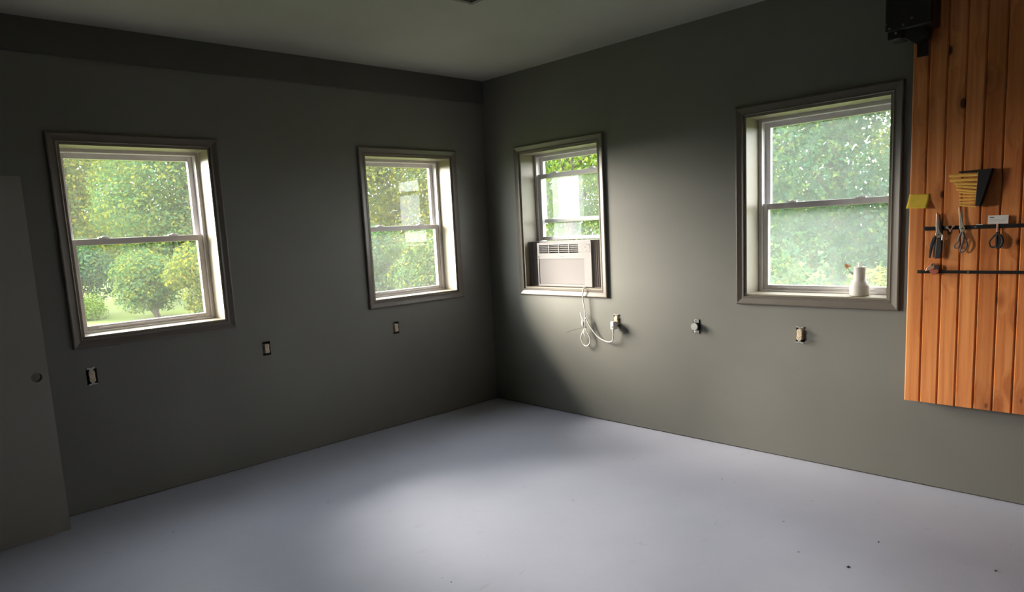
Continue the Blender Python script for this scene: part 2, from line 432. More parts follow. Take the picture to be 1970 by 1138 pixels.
def ring(g, x0, x1, z0, z1, wl_, wr_, wb, wt, d0, d1):
    g.box(x0, x0+wl_, d0, d1, z0, z1); g.box(x1-wr_, x1, d0, d1, z0, z1)
    g.box(x0+wl_, x1-wr_, d0, d1, z0, z0+wb); g.box(x0+wl_, x1-wr_, d0, d1, z1-wt, z1)
    return g

def window(n, label, up_glass, lo_glass, raised=0.0, jamb='jamb'):
    side, a0, a1 = OPEN[n]; W = a1-a0; Hh = Z1-Z0
    e = on_wall('window_%d' % n, side, (a0+a1)/2, Z0)
    tag(e, label, 'window', kind='structure')
    casing(e, W, Hh)
    t = 0.012; D = 0.165
    G().box(-W/2, -W/2+t, -0.002, D, t, Hh-t).build('jamb', M[jamb], e)
    G().box(W/2-t, W/2, -0.002, D, t, Hh-t).build('jamb', M[jamb], e)
    G().box(-W/2, W/2, -0.002, D, Hh-t, Hh).build('head_jamb', M[jamb], e)
    G().box(-W/2, W/2, -0.004, D, 0, t).build('sill', M[jamb], e, bevel=0.002)
    w2 = W/2-t; zb, zt = t, Hh-t
    fr = ring(G(), -w2, w2, zb, zt, 0.024, 0.024, 0.014, 0.022, D, D+0.095)
    fr.box(-w2, w2, D-0.004, D+0.012, zb, zb+0.008)
    fr.build('frame', M['vinyl'], e, bevel=0.002)
    x0, x1 = -w2+0.024, w2-0.024; z0, z1 = zb+0.014, zt-0.022
    mid = (z0+z1)/2 + 0.018
    # upper sash, outer track
    us = ring(G(), x0, x1, mid-0.036, z1, 0.034, 0.034, 0.036, 0.034, D+0.052, D+0.084).build('upper_sash', M['vinyl'], e, bevel=0.003)
    G().box(x0+0.034, x1-0.034, D+0.066, D+0.070, mid, z1-0.034).build('pane', M[up_glass], us)
    # lower sash, inner track
    l0, l1 = z0+raised, mid+0.004+raised
    ls = ring(G(), x0, x1, l0, l1, 0.036, 0.036, 0.030, 0.040, D+0.014, D+0.048).build('lower_sash', M['vinyl'], e, bevel=0.003)
    G().box(x0+0.036, x1-0.036, D+0.029, D+0.033, l0+0.030, l1-0.040).build('pane', M[lo_glass], ls)
    G().box(x0+0.10, x1-0.10, D+0.006, D+0.014, l0+0.010, l0+0.017).build('lift_rail', M['vinyl'], ls, bevel=0.002)
    for k in (-0.24, 0.24):
        lk = G(); lk.box(k*W-0.030, k*W+0.030, D+0.018, D+0.044, l1, l1+0.007)
        lk.cyl((k*W, D+0.031, l1+0.007), (k*W, D+0.031, l1+0.014), 0.013, 0.011, 14)
        lk.box(k*W-0.004, k*W+0.034, D+0.022, D+0.030, l1+0.010, l1+0.015)
        lk.build('sash_lock', M['vinyl'], ls, bevel=0.0015)
    if raised:   # balance tracks visible below the raised sash
        G().box(-w2+0.024, -w2+0.030, D+0.012, D+0.048, z0, l0).box(w2-0.030, w2-0.024, D+0.012, D+0.048, z0, l0).build('track', M['vinyl'], e)
    return e

RAISE = 0.385
window(1, 'left window in dark wall with lawn and trees outside, nearest the door slab', 'glass_clear', 'glass_clear')
window(2, 'narrow looking window in dark wall closest to the room corner', 'glass_clear', 'glass_hazy')
window(3, 'window with raised lower sash holding the air conditioner', 'glass_clear', 'glass_film_light', RAISE)
window(4, 'large window with white vase on its sill beside the pine panel', 'glass_film_light', 'glass_film')

# ------------------------------------------------------------------ door slab by the left wall
dr = empty('door_slab', (-3.632, -0.185, 0.0), math.atan2(0.04, 0.34))
tag(dr, 'plain grey flush door slab with empty knob hole standing by dark wall', 'door')
def door_leaf():
    Wd, Hd, T = 0.81, 2.026, 0.035; hx, hz, hr = -0.060, 0.918, 0.027; n = 32; b0 = 0.004
    bm = bmesh.new(); rings = []
    for y in (-T, 0.0):
        c = [bm.verts.new((hx+hr*math.cos(2*math.pi*i/n), y, hz+hr*math.sin(2*math.pi*i/n))) for i in range(n)]
        s = 0.06 - 0.004
        q = []
        for i in range(n):
            t = 2*math.pi*i/n; k = max(abs(math.cos(t)), abs(math.sin(t)))
            q.append(bm.verts.new((hx+s*math.cos(t)/k, y, hz+s*math.sin(t)/k)))
        rings.append((c, q))
        for i in range(n):
            bm.faces.new((c[i], c[(i+1) % n], q[(i+1) % n], q[i]))
        xs = [-Wd, hx-s, hx+s, 0.0]; zs = [b0, hz-s, hz+s, Hd]
        for i in range(3):
            for j in range(3):
                if i == 1 and j == 1: continue
                bm.faces.new([bm.verts.new(p) for p in ((xs[i], y, zs[j]), (xs[i+1], y, zs[j]), (xs[i+1], y, zs[j+1]), (xs[i], y, zs[j+1]))])
    c0, c1 = rings[0][0], rings[1][0]
    for i in range(n): bm.faces.new((c0[i], c1[i], c1[(i+1) % n], c0[(i+1) % n]))
    v = [bm.verts.new(p) for p in ((-Wd, -T, b0), (0, -T, b0), (0, -T, Hd), (-Wd, -T, Hd), (-Wd, 0, b0), (0, 0, b0), (0, 0, Hd), (-Wd, 0, Hd))]
    for q in ((0, 1, 5, 4), (1, 2, 6, 5), (2, 3, 7, 6), (3, 0, 4, 7)): bm.faces.new([v[i] for i in q])
    bmesh.ops.remove_doubles(bm, verts=bm.verts, dist=1e-5); bmesh.ops.recalc_face_normals(bm, faces=bm.faces)
    me = bpy.data.meshes.new('leaf'); bm.to_mesh(me); bm.free(); me.materials.append(M['door'])
    o = bpy.data.objects.new('leaf', me); COL.objects.link(o); o.parent = dr
door_leaf()
hole = G()
n = 32
hole.add([(-0.060+0.0272*math.cos(2*math.pi*i/n), y, 0.918+0.0272*math.sin(2*math.pi*i/n)) for y in (-0.0352, -0.004) for i in range(n)],
         [(i, (i+1) % n, (i+1) % n+n, i+n) for i in range(n)])
M['raw_wood'] = simple('raw_bored_wood', (0.30, 0.17, 0.10), 0.8, var=0.3)
hole.build('bore_hole', M['raw_wood'], dr)
G().box(-0.0005, 0.0012, -0.030, -0.005, 0.890, 0.946).build('latch_plate', M['steel'], dr)
G().box(-0.70, -0.66, -0.033, -0.002, 0.0, 0.004).box(-0.12, -0.08, -0.033, -0.002, 0.0, 0.004).build('foot_shim', M['raw_wood'], dr)

# ------------------------------------------------------------------ bare wall outlets
def outlet(side, a, z, label, tilt=0.0, ears=True, proud=0.010):
    e = on_wall('wall_outlet', side, a, z); tag(e, label, 'outlet', 'bare wall outlets without cover plates')
    e.rotation_euler.y = tilt
    G().box(-0.0165, 0.0165, -proud, 0.045, -0.0335, 0.0335).build('body', M['ivory'], e, bevel=0.003)
    for s in (-1, 1):
        zc = 0.0195*s
        f = G().prism([(0.0165*math.cos(t)*1.0, zc + max(-0.0135, min(0.0135, 0.0172*math.sin(t)))) for t in [2*math.pi*i/24 for i in range(24)]], -proud-0.004, -proud+0.002).build('face', M['ivory'], e, bevel=0.001)
        sl = G().box(-0.0075, -0.0055, -proud-0.0046, -proud-0.003, zc-0.002, zc+0.007).box(0.0055, 0.0075, -proud-0.0046, -proud-0.003, zc-0.001, zc+0.006)
        sl.cyl((0, -proud-0.0046, zc-0.007), (0, -proud-0.003, zc-0.007), 0.0026, n=10)
        sl.build('slot', M['slot'], f)
        if ears:
            y = proud-0.004
            er = G().box(-0.009, 0.009, -y, -y+0.0015, min(0.0335*s, 0.052*s), max(0.0335*s, 0.052*s))
            er.box(-0.024, -0.009, -y, -y+0.0015, min(0.045*s, 0.054*s), max(0.045*s, 0.054*s))
            er.box(0.009, 0.024, -y, -y+0.0015, min(0.045*s, 0.054*s), max(0.045*s, 0.054*s))
            er.build('mounting_ear', M['steel'], e)
            G().cyl((0, -y-0.002, 0.044*s), (0, -y+0.001, 0.044*s), 0.0034, n=10).build('screw', M['steel'], e)
    G().cyl((0, -proud-0.002, 0), (0, -proud+0.001, 0), 0.003, n=10).build('screw', M['steel'], e)
    for s in (-1, 1):
        G().cyl((0.0165*s, 0.004, 0.012), (0.0215*s, 0.004, 0.012), 0.003, n=8).build('terminal_screw', M['pink_steel'], e)
    return e
outlet('left', *OUT_L[0], 'bare ivory outlet with silver ears, left of the three on the dark wall', R(-2))
outlet('left', *OUT_L[1], 'bare ivory outlet in dark wall between the two windows', R(1.5), ears=False)
outlet('left', *OUT_L[2], 'bare ivory outlet below the window closest to the corner, dark wall', R(-1), ears=False)
outlet('right', *OUT_R[0], 'ivory outlet behind the plugged in white air conditioner plug', proud=0.012)
outlet('right', *OUT_R[2], 'bare ivory outlet below the vase window on the lit wall', R(2), proud=0.020)

rr_ = on_wall('round_receptacle', 'right', *OUT_R[1])
tag(rr_, 'round grey receptacle projecting from the lit wall between two outlets', 'outlet')
G().cyl((0, 0.03, 0), (0, -0.022, 0), 0.0285, n=28).build('barrel', M['black'], rr_, smooth=True)
G().cyl((-0.002, -0.022, 0), (-0.002, -0.030, 0), 0.0275, 0.026, 28).build('face_disc', M['grey_plastic'], rr_, smooth=True)
for s in (-1, 1):
    G().box(-0.022, 0.022, -0.006, -0.003, min(0.026*s, 0.050*s), max(0.026*s, 0.050*s)).build('mounting_ear', M['steel'], rr_, bevel=0.001)
    G().ball((-0.006, -0.008, 0.041*s), 0.005, n=10, m=6).build('screw', M['steel'], rr_, smooth=True)

# ------------------------------------------------------------------ air conditioner in window 3
AX = 0.876
ac = on_wall('air_conditioner', 'right', AX, Z0+0.012)
tag(ac, 'white window air conditioner with grey intake panel under raised sash', 'air conditioner')
AW, AH, AF = 0.604, 0.374, 0.045          # width, height, front plane
zb = 0.006
G().box(-AW/2+0.012, AW/2-0.012, AF+0.048, 0.56, zb+0.004, zb+AH-0.010).build('cabinet', M['ac_white'], ac, bevel=0.006)
def fx(u): return -AW/2 + AW*(u-130)/(1022-130)          # across the front
def fz(v): return zb + AH*(1-(v-148)/(892-148))           # up the front
fp = G()
fp.box(-AW/2, AW/2, AF, AF+0.05, zb, fz(855))                                   # bottom rail
fp.box(-AW/2, fx(150), AF, AF+0.05, fz(855), fz(425))                            # left rail
fp.box(fx(912), AW/2, AF, AF+0.05, fz(855), fz(425))                             # right rail
fp.box(-AW/2, AW/2, AF, AF+0.05, fz(425), fz(328))                               # band
fp.box(-AW/2, fx(165), AF, AF+0.05, fz(328), fz(185))                            # beside the vent
fp.box(fx(822), AW/2, AF, AF+0.05, fz(328), fz(185))
fp.box(-AW/2, AW/2, AF, AF+0.05, fz(185), zb+AH)
fp.build('front_panel', M['ac_white'], ac)
G().box(fx(150), fx(912), AF+0.005, AF+0.04, fz(855), fz(425)).build('intake_panel', M['ac_panel'], ac, bevel=0.002)
G().box(fx(165), fx(822), AF+0.030, AF+0.045, fz(328), fz(185)).build('vent_back', M['ac_dark'], ac)
for k, v in enumerate((205, 235, 268, 300)):
    G().box(fx(165), fx(822), AF+0.004, AF+0.028, fz(v+9), fz(v-9), Matrix.Translation((0, 0, 0))).build('louver', M['ac_vent'], ac)
for u in (330, 500, 670):
    G().box(fx(u-7), fx(u+7), AF+0.001, AF+0.020, fz(328), fz(185)).build('vent_divider', M['ac_white'], ac)
for k in range(7):
    u = 178+k*21
    G().box(fx(u-3), fx(u+3), AF+0.002, AF+0.016, fz(322), fz(190)).build('vane', M['ac_vent'], ac)
cpn = G().box(fx(826), fx(1008), AF-0.002, AF+0.002, fz(318), fz(180)).build('control_panel', M['ac_white'], ac, bevel=0.001)
for u, v, w in ((975, 198, 16), (935, 238, 8), (900, 270, 4), (870, 235, 4), (960, 285, 4)):
    G().box(fx(u-w), fx(u+w), AF-0.0032, AF-0.0015, fz(v+5), fz(v-5)).build('button', M['ac_vent'], cpn)
G().cyl((fx(155), AF-0.001, fz(390)), (fx(155), AF+0.004, fz(390)), 0.006, n=12).build('indicator', M['ac_dark'], ac)
G().box(fx(530), fx(580), AF-0.0008, AF+0.001, fz(393), fz(380)).build('badge', M['ac_panel'], ac)
# accordion side curtains between the cabinet and the jambs
def curtain(x0, x1):
    g = G(); n_ = 12; v = []; f = []
    for i in range(n_+1):
        x = x0+(x1-x0)*i/n_; d = 0.056 + (0.010 if i % 2 else 0.0)
        v += [(x, d, zb), (x, d, zb+AH+0.012)]
    for i in range(n_): f.append((2*i, 2*i+2, 2*i+3, 2*i+1))
    g.add(v, f); o = g.build('side_curtain', M['ac_panel'], ac)
    s = o.modifiers.new('thick', 'SOLIDIFY'); s.thickness = 0.002
JL, JR = 0.455+0.012-AX, 1.320-0.012-AX
curtain(JL+0.026, -AW/2+0.012); curtain(AW/2-0.012, JR-0.026)
G().box(JL+0.002, JL+0.026, 0.050, 0.100, zb-0.004, zb+AH+0.012).build('curtain_frame', M['ac_white'], ac, bevel=0.002)
cf = G().box(JR-0.040, JR-0.002, 0.050, 0.100, zb-0.004, zb+AH+0.012).build('curtain_frame', M['ac_white'], ac, bevel=0.002)
for zz in (0.05, 0.075): G().cyl((JR-0.021, 0.050, zz), (JR-0.021, 0.047, zz), 0.004, n=10).build('screw', M['slot'], cf)
G().box(JL+0.002, JR-0.002, 0.095, 0.16, zb+AH-0.004, zb+AH+0.014).build('top_rail', M['ac_white'], ac, bevel=0.002)
for x_ in (-AW/2+0.03, AW/2-0.09): G().box(x_, x_+0.06, AF+0.03, 0.15, 0.0, zb+0.004).build('foot_pad', M['black'], ac)
# power cord (wall frame: a from corner, converted to the unit's own frame)
def W3(a, z, d): return (a-AX, d, z-(Z0+0.012))
cd = G().tube([W3(1.10, 1.093, 0.08), W3(1.125, 1.0925, 0.010), W3(1.146, 1.083, -0.030), W3(1.140, 1.030, -0.034), W3(1.141, 0.985, -0.032), W3(1.150, 0.92, -0.030),
               W3(1.153, 0.860, -0.030), W3(1.150, 0.800, -0.032), W3(1.146, 0.760, -0.034), W3(1.120, 0.715, -0.036), W3(1.106, 0.680, -0.034), W3(1.118, 0.635, -0.030),
               W3(1.150, 0.612, -0.028), W3(1.185, 0.630, -0.028), W3(1.198, 0.670, -0.030), W3(1.186, 0.710, -0.033), W3(1.164, 0.748, -0.036), W3(1.158, 0.790, -0.040),
               W3(1.160, 0.832, -0.042), W3(1.172, 0.845, -0.040), W3(1.186, 0.812, -0.034), W3(1.215, 0.760, -0.026), W3(1.262, 0.705, -0.020), W3(1.320, 0.675, -0.018), W3(1.385, 0.664, -0.022),
               W3(1.428, 0.680, -0.030), W3(1.442, 0.720, -0.036), W3(1.446, 0.752, -0.038)], 0.0046, 8).build('power_cord', M['cord'], ac, smooth=True)
G().tube([W3(1.150, 0.745, -0.042), W3(1.150, 0.72, -0.046), W3(1.158, 0.695, -0.044)], 0.0045, 8).build('cord_bight', M['cord'], cd, smooth=True)
G().tube([W3(1.112, 0.892, -0.036), W3(1.122, 0.86, -0.040), W3(1.140, 0.83, -0.044)], 0.0045, 8).build('cord_bight', M['cord'], cd, smooth=True)
G().ball(W3(1.138, 0.805, -0.042), 0.013, 0.011, 0.032, 12, 8).build('cord_bundle', M['cord'], cd, smooth=True)
G().tube([W3(1.128, 0.772, -0.040), W3(1.150, 0.768, -0.052), W3(1.172, 0.772, -0.040), W3(1.150, 0.776, -0.028)], 0.0022, 6, closed=True).tube([W3(1.130, 0.765, -0.045), W3(1.08, 0.752, -0.046), W3(1.02, 0.736, -0.044), W3(0.955, 0.712, -0.040)], 0.0016, 6).build('cable_tie', M['black'], cd, smooth=True)
plg = G()
plg.box(*[1.452-AX-0.018, 1.452-AX+0.018], -0.064, -0.018, 0.772-(Z0+0.012), 0.838-(Z0+0.012))
plg.build('plug', M['cord'], ac, bevel=0.008, seg=3)
G().tube([W3(1.446, 0.752, -0.038), W3(1.449, 0.775, -0.042)], [0.0065, 0.010], 10).build('strain_relief', M['cord'], ac, smooth=True)
G().box(1.446-AX, 1.458-AX, -0.066, -0.063, 0.79-(Z0+0.012), 0.802-(Z0+0.012)).build('plug_button', M['grey_plastic'], ac)

# ------------------------------------------------------------------ vase and dried flowers on the sill of window 4
SILL = Z0+0.012
va = tag(G().lathe([(0.050, 0.0), (0.0545, 0.003), (0.0552, 0.010), (0.0552, 0.061), (0.0525, 0.066), (0.0385, 0.090), (0.0345, 0.099), (0.0340, 0.170), (0.0350, 0.174),
                    (0.0310, 0.175), (0.0290, 0.168), (0.0290, 0.105), (0.046, 0.062), (0.048, 0.012), (0.0, 0.010)], n=40).build('vase', M['ceramic'], smooth=True),
         'white ceramic bottle vase with wide base on the window sill', 'vase')
put(va, 'right', 3.232, SILL, 0.085)
sp = on_wall('dried_flower', 'right', 3.232, SILL, 0.085)
tag(sp, 'brown dried flower head on thin dark stem behind the white vase', 'flower')
G().tube([(0.012, 0.072, 0.0), (-0.012, 0.068, 0.06), (-0.052, 0.060, 0.115), (-0.077, 0.056, 0.145), (-0.088, 0.052, 0.163)], [0.0022, 0.0024, 0.0026, 0.0022, 0.002], 6).build('stem', M['dry_stem'], sp, smooth=True)
fh = G(); random.seed(3)
fh.ball((-0.093, 0.051, 0.174), 0.012, 0.012, 0.014, 10, 8)
for i in range(14):
    t = 2*math.pi*i/14; el = random.uniform(-0.5, 0.9)
    dv = Vector((math.cos(t)*math.cos(el), math.sin(t)*math.cos(el), math.sin(el))); c = Vector((-0.093, 0.051, 0.174))
    s_ = dv.orthogonal().normalized()*0.0045
    fh.add([c+dv*0.006-s_, c+dv*0.006+s_, c+dv*0.022+s_*0.7+Vector((0, 0, 0.002)), c+dv*0.022-s_*0.7], [(0, 1, 2, 3)])
fh.build('flower_head', M['dry_brown'], sp)
tf = on_wall('dried_tuft', 'right', 3.232, SILL+0.105, 0.085)
tag(tf, 'small white feathery tuft poking out of the vase mouth', 'flower')
g = G()
for i in range(40):
    t = random.uniform(0, 2*math.pi); k = random.uniform(0.2, 1)
    tip = Vector((0.023*k*math.cos(t), 0.023*k*math.sin(t), 0.078+0.030*random.random()))
    b_ = Vector((0.004*math.cos(t), 0.004*math.sin(t), 0.064)); s_ = Vector((-math.sin(t), math.cos(t), 0))*0.0022
    g.add([b_-s_, b_+s_, tip+s_*0.6, tip-s_*0.6], [(0, 1, 2, 3)])
g.build('plume', M['tuft'], tf)
G().tube([(0.002, 0.001, -0.094), (0, 0, 0.02), (0, 0, 0.068)], 0.0018, 6).build('stem', M['dry_stem'], tf, smooth=True)

# ------------------------------------------------------------------ pine panel on the right wall
PF = -0.055
pn = on_wall('pine_panel', 'right', 3.532, 0.508, PF)
tag(pn, 'varnished knotty pine tongue and groove panel with tools on it', 'wood panel')
PW, PHT = 0.0858, 2.37
def plank_mesh(PW):
    g = G(); b = 0.006; gap = 0.0012; T = 0.020
    prof = [(gap, T), (gap, b*1.2), (gap+b, 0.0), (PW-gap-b, 0.0), (PW-gap, b*1.2), (PW-gap, T)]
    n_ = len(prof)
    v = [(x, y, 0) for x, y in prof] + [(x, y, PHT) for x, y in prof]
    f = [(i, i+1, i+1+n_, i+n_) for i in range(n_-1)] + [(n_-1, 0, n_, 2*n_-1), tuple(range(n_-1, -1, -1)), tuple(range(n_, 2*n_))]
    return g.add(v, f)
plank_mesh(PW-0.006).build('plank', M['pine'], pn)                       # ripped narrower at the edge
first = plank_mesh(PW).build('plank', M['pine'], pn); first.location = (PW-0.006, 0, 0)
for i in range(2, 17):
    c = first.copy(); COL.objects.link(c); c.parent = pn; c.location = (PW*i-0.006, 0, 0)
for z in (0.10, 1.15, 2.15):
    G().box(0.01, PW*17-0.02, 0.0205, 0.0545, z, z+0.07).build('batten', M['raw_wood'], pn)
G().box(0.006, PW*17-0.012, 0.0202, 0.0215, 0.004, PHT-0.004).build('gap_shade_backing', M['slot'], pn)  # dark sheet added behind the planks, stands in for shade in the gaps

# black magnetic tool bars
def bar(a0, a1, z0, z1, label):
    e = on_wall('magnetic_bar', 'right', a0, z0, PF-0.0005); tag(e, label, 'tool bar', 'magnetic tool bars on the pine panel')
    G().box(0, a1-a0, -0.012, 0, 0, z1-z0).build('bar', M['black_iron'], e, bevel=0.001)
    G().box(-0.001, 0.018, -0.0125, 0, -0.001, z1-z0+0.001).build('end_cap', M['black'], e, bevel=0.001)
    for k in (0.24, 0.52): G().cyl((k, -0.0135, (z1-z0)/2), (k, -0.0115, (z1-z0)/2), 0.004, n=10).build('screw', M['steel'], e)
bar(3.613, 4.26, 1.473, 1.493, 'upper black magnetic bar holding pliers and scissors on pine panel')
bar(3.587, 4.30, 1.239, 1.255, 'lower black magnetic bar on pine panel under the scissors')
BF = PF-0.0128      # face of the bars

# pliers: (a, z) measured on the panel
pl = on_wall('pliers', 'right', 3.687, 1.449, BF)
tag(pl, 'long nose pliers with black handles on upper magnetic bar', 'pliers')
def rel(L, a, z): return [(p-a, q-z) for p, q in L]
A0, ZZ0 = 3.687, 1.449
G().prism(rel([(3.673, 1.564), (3.679, 1.566), (3.685, 1.52), (3.690, 1.475), (3.697, 1.462), (3.690, 1.445), (3.676, 1.455), (3.672, 1.49)], A0, ZZ0), -0.010, -0.0005).build('jaw', M['tool_steel'], pl, bevel=0.0015)
G().prism(rel([(3.684, 1.558), (3.690, 1.556), (3.697, 1.50), (3.703, 1.452), (3.694, 1.452), (3.689, 1.50)], A0, ZZ0), -0.008, -0.0005).build('jaw', M['black_iron'], pl, bevel=0.001)
G().cyl((0, -0.013, 0), (0, -0.0005, 0), 0.0155, n=20).build('joint', M['tool_steel'], pl, bevel=0.001)
G().cyl((0, -0.0145, 0), (0, -0.012, 0), 0.004, n=12).build('pivot', M['slot'], pl)
G().tube([(0.012, -0.008, -0.002), (0.018, -0.009, -0.004), (0.016, -0.009, -0.03)], 0.004, 6).build('handle_spring', M['steel'], pl, smooth=True)
G().prism(rel([(3.670, 1.449), (3.679, 1.440), (3.672, 1.418), (3.661, 1.39), (3.655, 1.35), (3.650, 1.322), (3.643, 1.324), (3.643, 1.36), (3.648, 1.40), (3.657, 1.43)], A0, ZZ0), -0.014, -0.001).build('handle', M['rubber'], pl, bevel=0.003)
G().prism(rel([(3.678, 1.433), (3.700, 1.428), (3.704, 1.40), (3.703, 1.355), (3.697, 1.321), (3.671, 1.319), (3.674, 1.36), (3.677, 1.40)], A0, ZZ0), -0.014, -0.001).build('handle', M['rubber'], pl, bevel=0.003)
G().prism(rel([(3.667, 1.425), (3.675, 1.420), (3.669, 1.36), (3.668, 1.325), (3.660, 1.325), (3.661, 1.37)], A0, ZZ0), -0.009, -0.002).build('handle_lining', M['grip_grey'], pl, bevel=0.002)

# small metal clips on the bar
mg = on_wall('magnet_hook', 'right', 3.740, 1.484, BF); tag(mg, 'small shiny metal hook between the pliers and large scissors', 'hook')
G().cyl((-0.015, -0.010, 0.002), (-0.015, -0.0003, 0.002), 0.006, n=14).cyl((0.013, -0.010, 0.006), (0.013, -0.0003, 0.006), 0.006, n=14).build('magnet', M['steel'], mg, smooth=True)
G().tube([(-0.015, -0.011, 0.0), (-0.004, -0.013, -0.006), (0.0, -0.014, -0.014), (0.003, -0.014, -0.020), (0.006, -0.013, -0.010), (0.013, -0.011, 0.004)], 0.003, 8).build('wire_hook', M['pink_steel'], mg, smooth=True)

# scissors with loop handles
def loop(g, pts, r): g.tube(pts, r, 8, closed=True); return g
s1 = on_wall('scissors', 'right', 3.795, 1.470, BF); tag(s1, 'large scissors with pale blades and dark looped handles on magnetic bar', 'scissors')
A0, ZZ0 = 3.795, 1.470
G().prism(rel([(3.774, 1.590), (3.777, 1.589), (3.788, 1.54), (3.800, 1.497), (3.806, 1.477), (3.803, 1.460), (3.795, 1.453), (3.786, 1.462), (3.783, 1.480), (3.780, 1.52)], A0, ZZ0), -0.007, -0.003).build('blade', M['blade'], s1, bevel=0.0008)
G().prism(rel([(3.786, 1.590), (3.789, 1.590), (3.794, 1.55), (3.797, 1.50), (3.800, 1.470), (3.790, 1.470), (3.788, 1.52)], A0, ZZ0), -0.003, -0.0003).build('blade', M['tool_steel'], s1)
G().cyl((0.001, -0.009, 0.008), (0.001, -0.0003, 0.008), 0.004, n=12).build('pivot', M['slot'], s1)
g = G().tube([(-0.002, -0.006, -0.012), (-0.011, -0.007, -0.032), (-0.016, -0.007, -0.055)], [0.0055, 0.0065, 0.005], 8)
loop(g, [(-0.012, -0.007, -0.060), (-0.023, -0.007, -0.066), (-0.033, -0.007, -0.080), (-0.030, -0.007, -0.094), (-0.019, -0.007, -0.095), (-0.011, -0.007, -0.080)], 0.0034)
g.build('handle', M['grip_grey'], s1, smooth=True)
g = G().tube([(0.003, -0.006, -0.012), (0.008, -0.007, -0.030), (0.006, -0.007, -0.048)], [0.0055, 0.0065, 0.005], 8)
loop(g, [(0.010, -0.007, -0.040), (0.021, -0.007, -0.060), (0.024, -0.007, -0.082), (0.014, -0.007, -0.108), (-0.002, -0.007, -0.118), (-0.006, -0.007, -0.106), (0.001, -0.007, -0.075)], 0.0036)
g.build('handle', M['grip_grey'], s1, smooth=True)

# small snips hanging point up behind the card
s2 = on_wall('small_scissors', 'right', 3.948, 1.455, BF); tag(s2, 'small black handled scissors hanging below the white card', 'scissors')
G().prism([(-0.004, 0.045), (0.004, 0.045), (0.005, 0.0), (0.0, -0.004), (-0.005, 0.0)], -0.005, -0.0005).build('blade', M['pink_steel'], s2, bevel=0.0008)
G().cyl((0.002, -0.007, -0.006), (0.002, -0.0005, -0.006), 0.006, n=12).build('pivot', M['black'], s2)
g = loop(G(), [(0.000, -0.006, -0.010), (-0.018, -0.006, -0.030), (-0.030, -0.006, -0.050), (-0.026, -0.006, -0.074), (-0.008, -0.006, -0.077), (0.000, -0.006, -0.050)], 0.0042)
g.build('handle', M['rubber'], s2, smooth=True)
g = loop(G(), [(0.003, -0.007, -0.010), (0.020, -0.007, -0.028), (0.025, -0.007, -0.052), (0.016, -0.007, -0.076), (0.002, -0.007, -0.080), (-0.001, -0.007, -0.048)], 0.0060)
g.prism([(0.002, -0.02), (0.016, -0.032), (0.020, -0.055), (0.010, -0.072), (0.002, -0.070)], -0.009, -0.003)
g.build('handle', M['rubber'], s2, smooth=True)

# white card with print, clipped over the bar
cdv = on_wall('white_card', 'right', 3.950, 1.517, BF-0.006); tag(cdv, 'small white printed card above the small black scissors', 'card')
cdv.rotation_euler.y = R(1.0)
G().prism([(-0.044, -0.021), (0.044, -0.021), (0.044, 0.022), (-0.044, 0.022)], -0.0015, 0.0).build('card', M['card'], cdv)
G().box(-0.036, -0.017, -0.0019, -0.0012, 0.010, 0.0145).build('print', M['print'], cdv)
for x0, x1, z in ((-0.034, 0.010, 0.000), (0.016, 0.036, 0.002), (-0.030, 0.030, -0.007)):
    G().box(x0, x1, -0.0018, -0.0012, z-0.001, z+0.001).build('print', M['print_faint'], cdv)
G().box(-0.020, 0.020, 0.0, 0.006, -0.019, -0.012).build('magnet_strip', M['black'], cdv)

# white tag lying on the bar
tg = on_wall('white_tag', 'right', 3.868, 1.494, PF-0.0005); tag(tg, 'thin white tag lying on the upper magnetic bar', 'tag')
G().box(-0.014, 0.014, -0.012, -0.001, -0.0005, 0.003).build('strip', M['card'], tg)

# small red handled tool on the lower bar
rd = on_wall('red_clamp', 'right', 3.660, 1.262, BF); tag(rd, 'small red spring clamp on the lower magnetic bar', 'clamp')
A0, ZZ0 = 3.660, 1.262
G().prism(rel([(3.628, 1.251), (3.634, 1.268), (3.648, 1.282), (3.658, 1.296), (3.670, 1.292), (3.675, 1.276), (3.668, 1.262), (3.650, 1.257)], A0, ZZ0), -0.012, -0.0005).build('jaw', M['pink_steel'], rd, bevel=0.002)
G().cyl((0.001, -0.0135, 0.024), (0.001, -0.001, 0.024), 0.0045, n=12).build('pivot', M['slot'], rd)
G().prism(rel([(3.672, 1.280), (3.690, 1.284), (3.697, 1.275), (3.695, 1.262), (3.676, 1.264)], A0, ZZ0), -0.010, -0.0005).build('handle', M['rubber'], rd, bevel=0.002)
G().prism(rel([(3.648, 1.256), (3.690, 1.262), (3.694, 1.248), (3.680, 1.236), (3.668, 1.230), (3.664, 1.240), (3.652, 1.243)], A0, ZZ0), -0.012, -0.0005).build('handle', M['red'], rd, bevel=0.002)

# yellow sticky note on the panel edge
nt_ = on_wall('sticky_note', 'right', 3.580, 1.632, PF-0.0006); tag(nt_, 'curled yellow sticky note on the left edge of pine panel', 'note')
g = G(); nx, nz = 8, 8; v = []; f = []
for j in range(nz+1):
    for i in range(nx+1):
        s, t = i/nx, j/nz
        a = -0.047 + s*0.101 - 0.010*(1-t)*(1-s) - 0.006*(1-t)*s; z = -0.035 + t*0.077 - 0.004*s + 0.006*(1-t)*s*0
        v.append((a, -0.001 - 0.020*(1-t)**2.2 - 0.006*(1-t)*s, z))
for j in range(nz):
    for i in range(nx):
        p = j*(nx+1)+i; f.append((p, p+1, p+nx+2, p+nx+1))
g.add(v, f); no = g.build('sheet', M['note'], nt_, smooth=True); so = no.modifiers.new('thick', 'SOLIDIFY'); so.thickness = 0.0008
G().cyl((-0.004, -0.0025, 0.036), (-0.004, -0.0005, 0.036), 0.002, n=8).build('pin', M['slot'], nt_)

